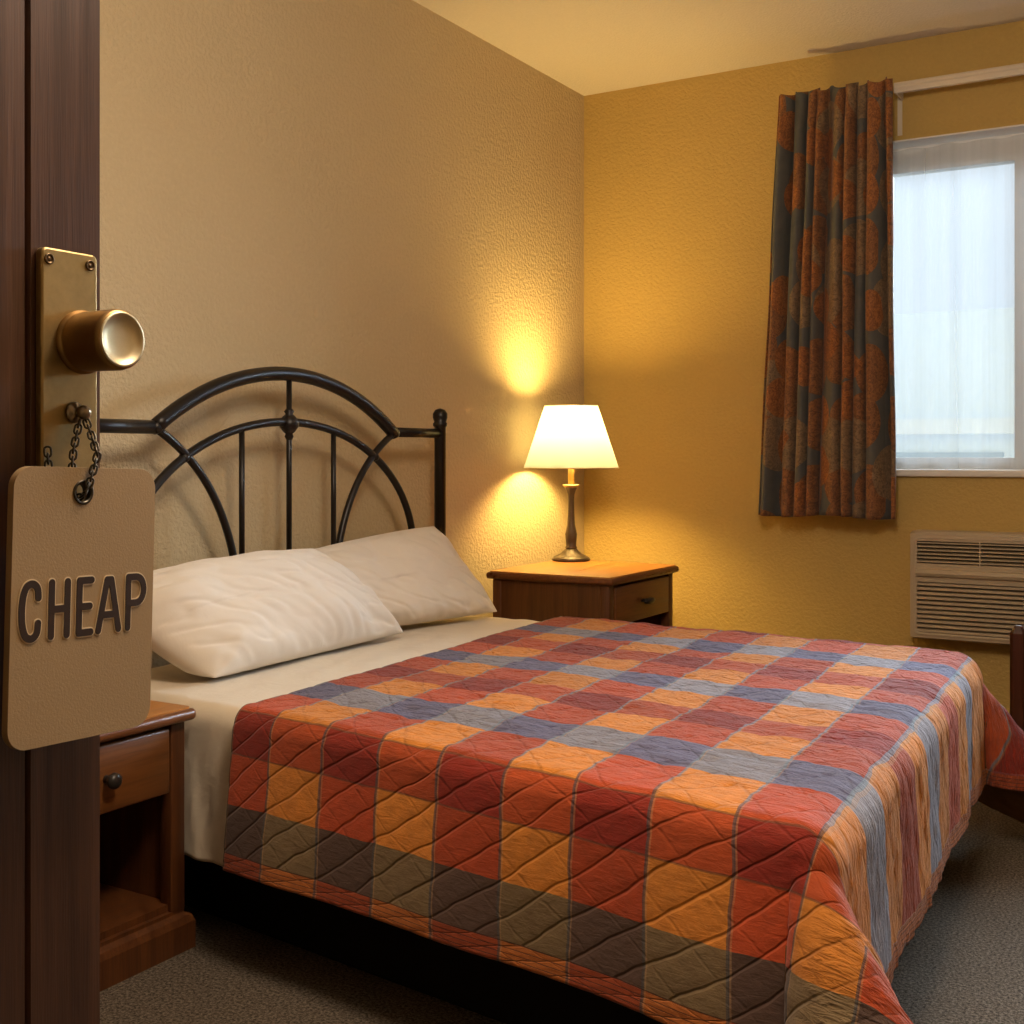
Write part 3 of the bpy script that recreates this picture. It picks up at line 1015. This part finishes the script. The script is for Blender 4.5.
bm = bmesh.new()
add_lathe(bm, [(.0262, .0550), (.0258, .0572), (.0238, .0572), (.0225, .0550), (.0150, .0532), (.0070, .0526), (0, .0525)], dp(DX+.0098, -4.1865, 1.2085), 'X', 56)
obj('knob_dish', bm, M_DISH, kn)
bm = bmesh.new()
add_lathe(bm, [(0, 0), (.0095, 0), (.0105, .002), (.0092, .0045), (.0050, .006), (.0045, .010), (.0060, .011), (.0070, .0145), (.0060, .0185), (.0030, .0205), (0, .021)], dp(DX+.0098, -4.1965, 1.1405), 'X', 24)
hk = obj('hook_stud', bm, M_STUD, plate)

# ------------------------------------------------------------------ hanging tag
TX = DX+.042
ty0, ty1, tz0, tz1 = -4.2855, -4.1235, .8360, 1.0880
HY, HZ = -4.2110, 1.0650       # hole
tagE = tag(empty('hanging_tag', (TX, -4.2, 1.09)), 'tan rectangular tag lettered CHEAP, hung on a chain from the door knob plate', 'tag')
TO = Vector((TX, -4.2, 1.09))
tagE.rotation_euler = (-.030, 0, 0)
def tp(x, y, z): return (x-TO.x, y-TO.y, z-TO.z)
def ring_plate(bm, outer, hole, x0, x1):
    """rounded plate in the yz plane with a round hole, extruded x0..x1"""
    vo0 = [bm.verts.new(tp(x0, y, z)) for y, z in outer]; vo1 = [bm.verts.new(tp(x1, y, z)) for y, z in outer]
    vh0 = [bm.verts.new(tp(x0, y, z)) for y, z in hole]; vh1 = [bm.verts.new(tp(x1, y, z)) for y, z in hole]
    for A, B in ((vo0, vo1), (vh0, vh1)):
        n = len(A)
        for i in range(n): bm.faces.new((A[i], A[(i+1) % n], B[(i+1) % n], B[i]))
    for O, Hh in ((vo0, vh0), (vo1, vh1)):
        es = []
        for L in (O, Hh):
            for i in range(len(L)):
                e = bm.edges.get((L[i], L[(i+1) % len(L)]))
                es.append(e)
        bmesh.ops.triangle_fill(bm, use_beauty=True, use_dissolve=False, edges=es)
bm = bmesh.new()
hole = [(HY+.0095*math.cos(2*PI*k/32), HZ+.0095*math.sin(2*PI*k/32)) for k in range(32)]
ring_plate(bm, rrect(ty0, ty1, tz0, tz1, .020, 10), hole, TX-.008, TX)
brd = obj('tag_board', bm, M_TAG, tagE)
autosmooth(brd, 40); bevel_mod(brd, .0022, 3, 40)
bm = bmesh.new()
add_lathe(bm, [(.0112, -.0002), (.0116, .0008), (.0105, .0014), (.0088, .0010), (.0083, -.0105), (.0105, -.0108), (.0108, -.0102)], tp(TX, HY, HZ), 'X', 32)
obj('eyelet', bm, M_CHAIN, tagE)

# lettering as rounded strokes lying on the board
def strokes_for(ch):
    if ch == 'C': return [[(.95,.74),(.90,.90),(.72,.985),(.5,1.0),(.26,.94),(.10,.76),(.05,.5),(.10,.24),(.26,.06),(.5,0),(.72,.015),(.90,.10),(.95,.27)]]
    if ch == 'H': return [[(.08,0),(.08,1)], [(.92,0),(.92,1)], [(.08,.5),(.92,.5)]]
    if ch == 'E': return [[(.95,1),(.08,1),(.08,0),(.95,0)], [(.08,.5),(.85,.5)]]
    if ch == 'A': return [[(.0,0),(.40,.98),(.60,.98),(1.0,0)], [(.20,.30),(.80,.30)]]
    if ch == 'P': return [[(.08,0),(.08,1)],[(.08,1),(.50,1)],[(.50,1),(.62,.99),(.76,.955),(.87,.89),(.93,.81),(.95,.74),(.93,.67),(.87,.59),(.76,.525),(.62,.49),(.50,.48)],[(.50,.48),(.08,.48)]]
def smooth_line(pts, n=6):
    out = []
    m = len(pts)
    if m < 8: return [Vector((a, b)) for a, b in pts]
    for i in range(m-1):
        p0, p1, p2, p3 = (Vector(pts[max(0, min(m-1, k))]) for k in (i-1, i, i+1, i+2))
        for k in range(n):
            t = k/n
            out.append(.5*((2*p1)+(p2-p0)*t+(2*p0-5*p1+4*p2-p3)*t*t+(3*p1-p0-3*p2+p3)*t**3))
    out.append(Vector(pts[-1]))
    return out
LET = [('C', -4.2755, -4.2565), ('H', -4.2450, -4.2245), ('E', -4.2140, -4.1985), ('A', -4.1905, -4.1665), ('P', -4.1570, -4.1350)]
LZ0, LZ1 = .9345, .9830
def lettering(width, x0, x1, grow=0.0):
    bm = bmesh.new(); cnt = 0
    for ch, y0, y1 in LET:
        for st in strokes_for(ch):
            pts = [Vector((y0+a*(y1-y0), LZ0+b*(LZ1-LZ0))) for a, b in smooth_line(st)]
            # capsule per segment, unioned visually
            for p, q in zip(pts, pts[1:]):
                d = (q-p).normalized(); nn = Vector((-d.y, d.x))
                ol = []
                for c0, sg in ((q, 1), (p, -1)):
                    for k in range(9):
                        a = -PI/2 + PI*k/8
                        ol.append(c0 + (d*math.cos(a) + nn*math.sin(a))*sg*width/2)
                add_prism(bm, [(v.x-TO.y, v.y-TO.z) for v in ol], 'X', x0-TO.x, x1-TO.x+cnt*2.5e-6)
                cnt += 1
    return bm
le = obj('lettering', lettering(.0066, TX-.0004, TX+.0009), M_INK, tagE, smooth=False)
obj('letter_outline', lettering(.0090, TX-.0004, TX+.0003), M_TAGEDGE, le, smooth=False)

# chain links
def chain(path, name, parent, L=.0098, r=.0011, w=.0030):
    """links along a polyline"""
    pts = [Vector(p) for p in path]
    cum = [0]
    for a, b in zip(pts, pts[1:]): cum.append(cum[-1]+(b-a).length)
    def at(d):
        for i in range(len(pts)-1):
            if d <= cum[i+1] or i == len(pts)-2:
                u = (d-cum[i])/max(1e-9, cum[i+1]-cum[i])
                return pts[i].lerp(pts[i+1], u), (pts[i+1]-pts[i]).normalized()
    pitch = L - 3.0*r
    n = int(cum[-1]/pitch)
    bm = bmesh.new()
    for i in range(n+1):
        c, d = at(min(cum[-1], i*pitch))
        a = Vector((1,0,0)) if abs(d.x) < .8 else Vector((0,1,0))
        s1 = (a-d*a.dot(d)).normalized(); s2 = d.cross(s1)
        tw = PI/4 + (PI/2 if i % 2 else 0)
        s = s1*math.cos(tw)+s2*math.sin(tw)
        ring = []
        for k in range(16):
            an = 2*PI*k/16
            ca, sa = math.cos(an), math.sin(an)
            off = (L/2-w)*(1 if ca > 0.01 else -1 if ca < -.01 else 0)
            ring.append(c + d*(w*ca+off) + s*(w*sa))
        add_tube(bm, ring, r, 7, closed=True)
    return obj(name, bm, M_CHAIN, parent)
hx = DX+.022
def sag(p, q, d, n=14):
    p, q = Vector(p), Vector(q)
    return [p.lerp(q, i/n) - Vector((0, 0, d*4*(i/n)*(1-i/n))) for i in range(n+1)]
front = [tp(hx, -4.1945, 1.136), tp(hx+.008, -4.1935, 1.120), tp(TX+.003, -4.198, 1.100), tp(TX+.0055, -4.206, 1.080), tp(TX+.0035, -4.2105, 1.065), tp(TX-.006, -4.211, 1.060)]
chain(front, 'hang_chain', tagE)
back = [tp(TX-.013, -4.212, 1.062), tp(TX-.016, -4.212, 1.078), tp(hx+.000, -4.2065, 1.105), tp(hx-.003, -4.2005, 1.122), tp(hx-.003, -4.197, 1.136)]
chain(back, 'hang_chain', tagE)
side = [tp(TX-.013, -4.212, 1.060), tp(TX-.018, -4.222, 1.066), tp(TX-.026, -4.2290, 1.084), tp(DX+.013, -4.2285, 1.103)]
chain(side, 'hang_chain', tagE)

# ------------------------------------------------------------------ dark wooden chair at the right edge
def make_chair():
    X, Y = 2.020, -1.00
    t = tag(empty('wooden_chair', (X, Y, 0)), 'dark wooden chair beside the air conditioner, only one post in view', 'chair')
    def post(x, y, h):
        bm = bmesh.new()
        w = .024
        lev = [(w, 0), (w, h-.022), (w*.45, h)]
        rings = []
        for ww, z in lev:
            c = ww*.42
            rings.append([bm.verts.new((x+a, y+b, z)) for a, b in ((ww-c,-ww),(ww,-ww+c),(ww,ww-c),(ww-c,ww),(-ww+c,ww),(-ww,ww-c),(-ww,-ww+c),(-ww+c,-ww))])
        for r1, r2 in zip(rings, rings[1:]):
            for i in range(8): bm.faces.new((r1[i], r1[(i+1) % 8], r2[(i+1) % 8], r2[i]))
        bm.faces.new(rings[0][::-1]); bm.faces.new(rings[-1])
        obj('leg', bm, M_POST, t, smooth=False)
    for x, y, h in ((0, 0, .575), (0, .48, .575), (.50, 0, .575), (.50, .48, .575)):
        post(x, y, h)
    box('seat', .03, .52, -.01, .49, .36, .40, M_POST, t, .008)
    for y in (0, .48): box('armrest', .02, .48, y-.018, y+.018, .50, .535, M_POST, t, .006)
    box('back_slat', .485, .51, .02, .46, .44, .55, M_POST, t, .006)
make_chair()

# ------------------------------------------------------------------ lights
def area(name, loc, target, size, size_y, power, col, spread=PI):
    l = bpy.data.lights.new(name, 'AREA')
    l.shape = 'RECTANGLE'; l.size = size; l.size_y = size_y
    l.energy = power; l.color = col; l.spread = spread
    o = bpy.data.objects.new(name, l); COL.objects.link(o)
    o.location = loc
    o.rotation_euler = (Vector(target)-Vector(loc)).to_track_quat('-Z', 'Y').to_euler()
    return o
def point(name, loc, power, col, rad):
    l = bpy.data.lights.new(name, 'POINT'); l.energy = power; l.color = col; l.shadow_soft_size = rad
    o = bpy.data.objects.new(name, l); COL.objects.link(o); o.location = loc
    return o
point('lamp_bulb_light', (LX, LY, LZ+.535), 64, (1.0, .66, .20), .075)
point('room_fill_light', (2.05, -3.65, 2.34), 102, (1.0, .83, .64), .25)  # added fill that brightens the room, no fitting behind it
sun = bpy.data.lights.new('overcast_daylight', 'SUN')
sun.energy = 34.0; sun.color = (.74, .87, 1.0); sun.angle = math.radians(60)
so = bpy.data.objects.new('overcast_daylight', sun); COL.objects.link(so)
so.location = (2.3, 3, 4)
so.rotation_euler = Vector((-.32, -1, -.50)).to_track_quat('-Z', 'Y').to_euler()
w = bpy.data.worlds.new('sky'); SC.world = w
w.use_nodes = True
bg = w.node_tree.nodes['Background']
bg.inputs[0].default_value = (.86, .93, 1.0, 1)
bg.inputs[1].default_value = 1.10

# ------------------------------------------------------------------ colour and cycles settings
SC.view_settings.view_transform = 'Standard'
SC.view_settings.look = 'None'
SC.view_settings.exposure = 0
SC.view_settings.gamma = 1
cy = SC.cycles
cy.use_denoising = True
cy.max_bounces = 8; cy.diffuse_bounces = 5; cy.glossy_bounces = 3; cy.transmission_bounces = 6; cy.transparent_max_bounces = 10
cy.sample_clamp_indirect = 6
cy.caustics_reflective = False; cy.caustics_refractive = False
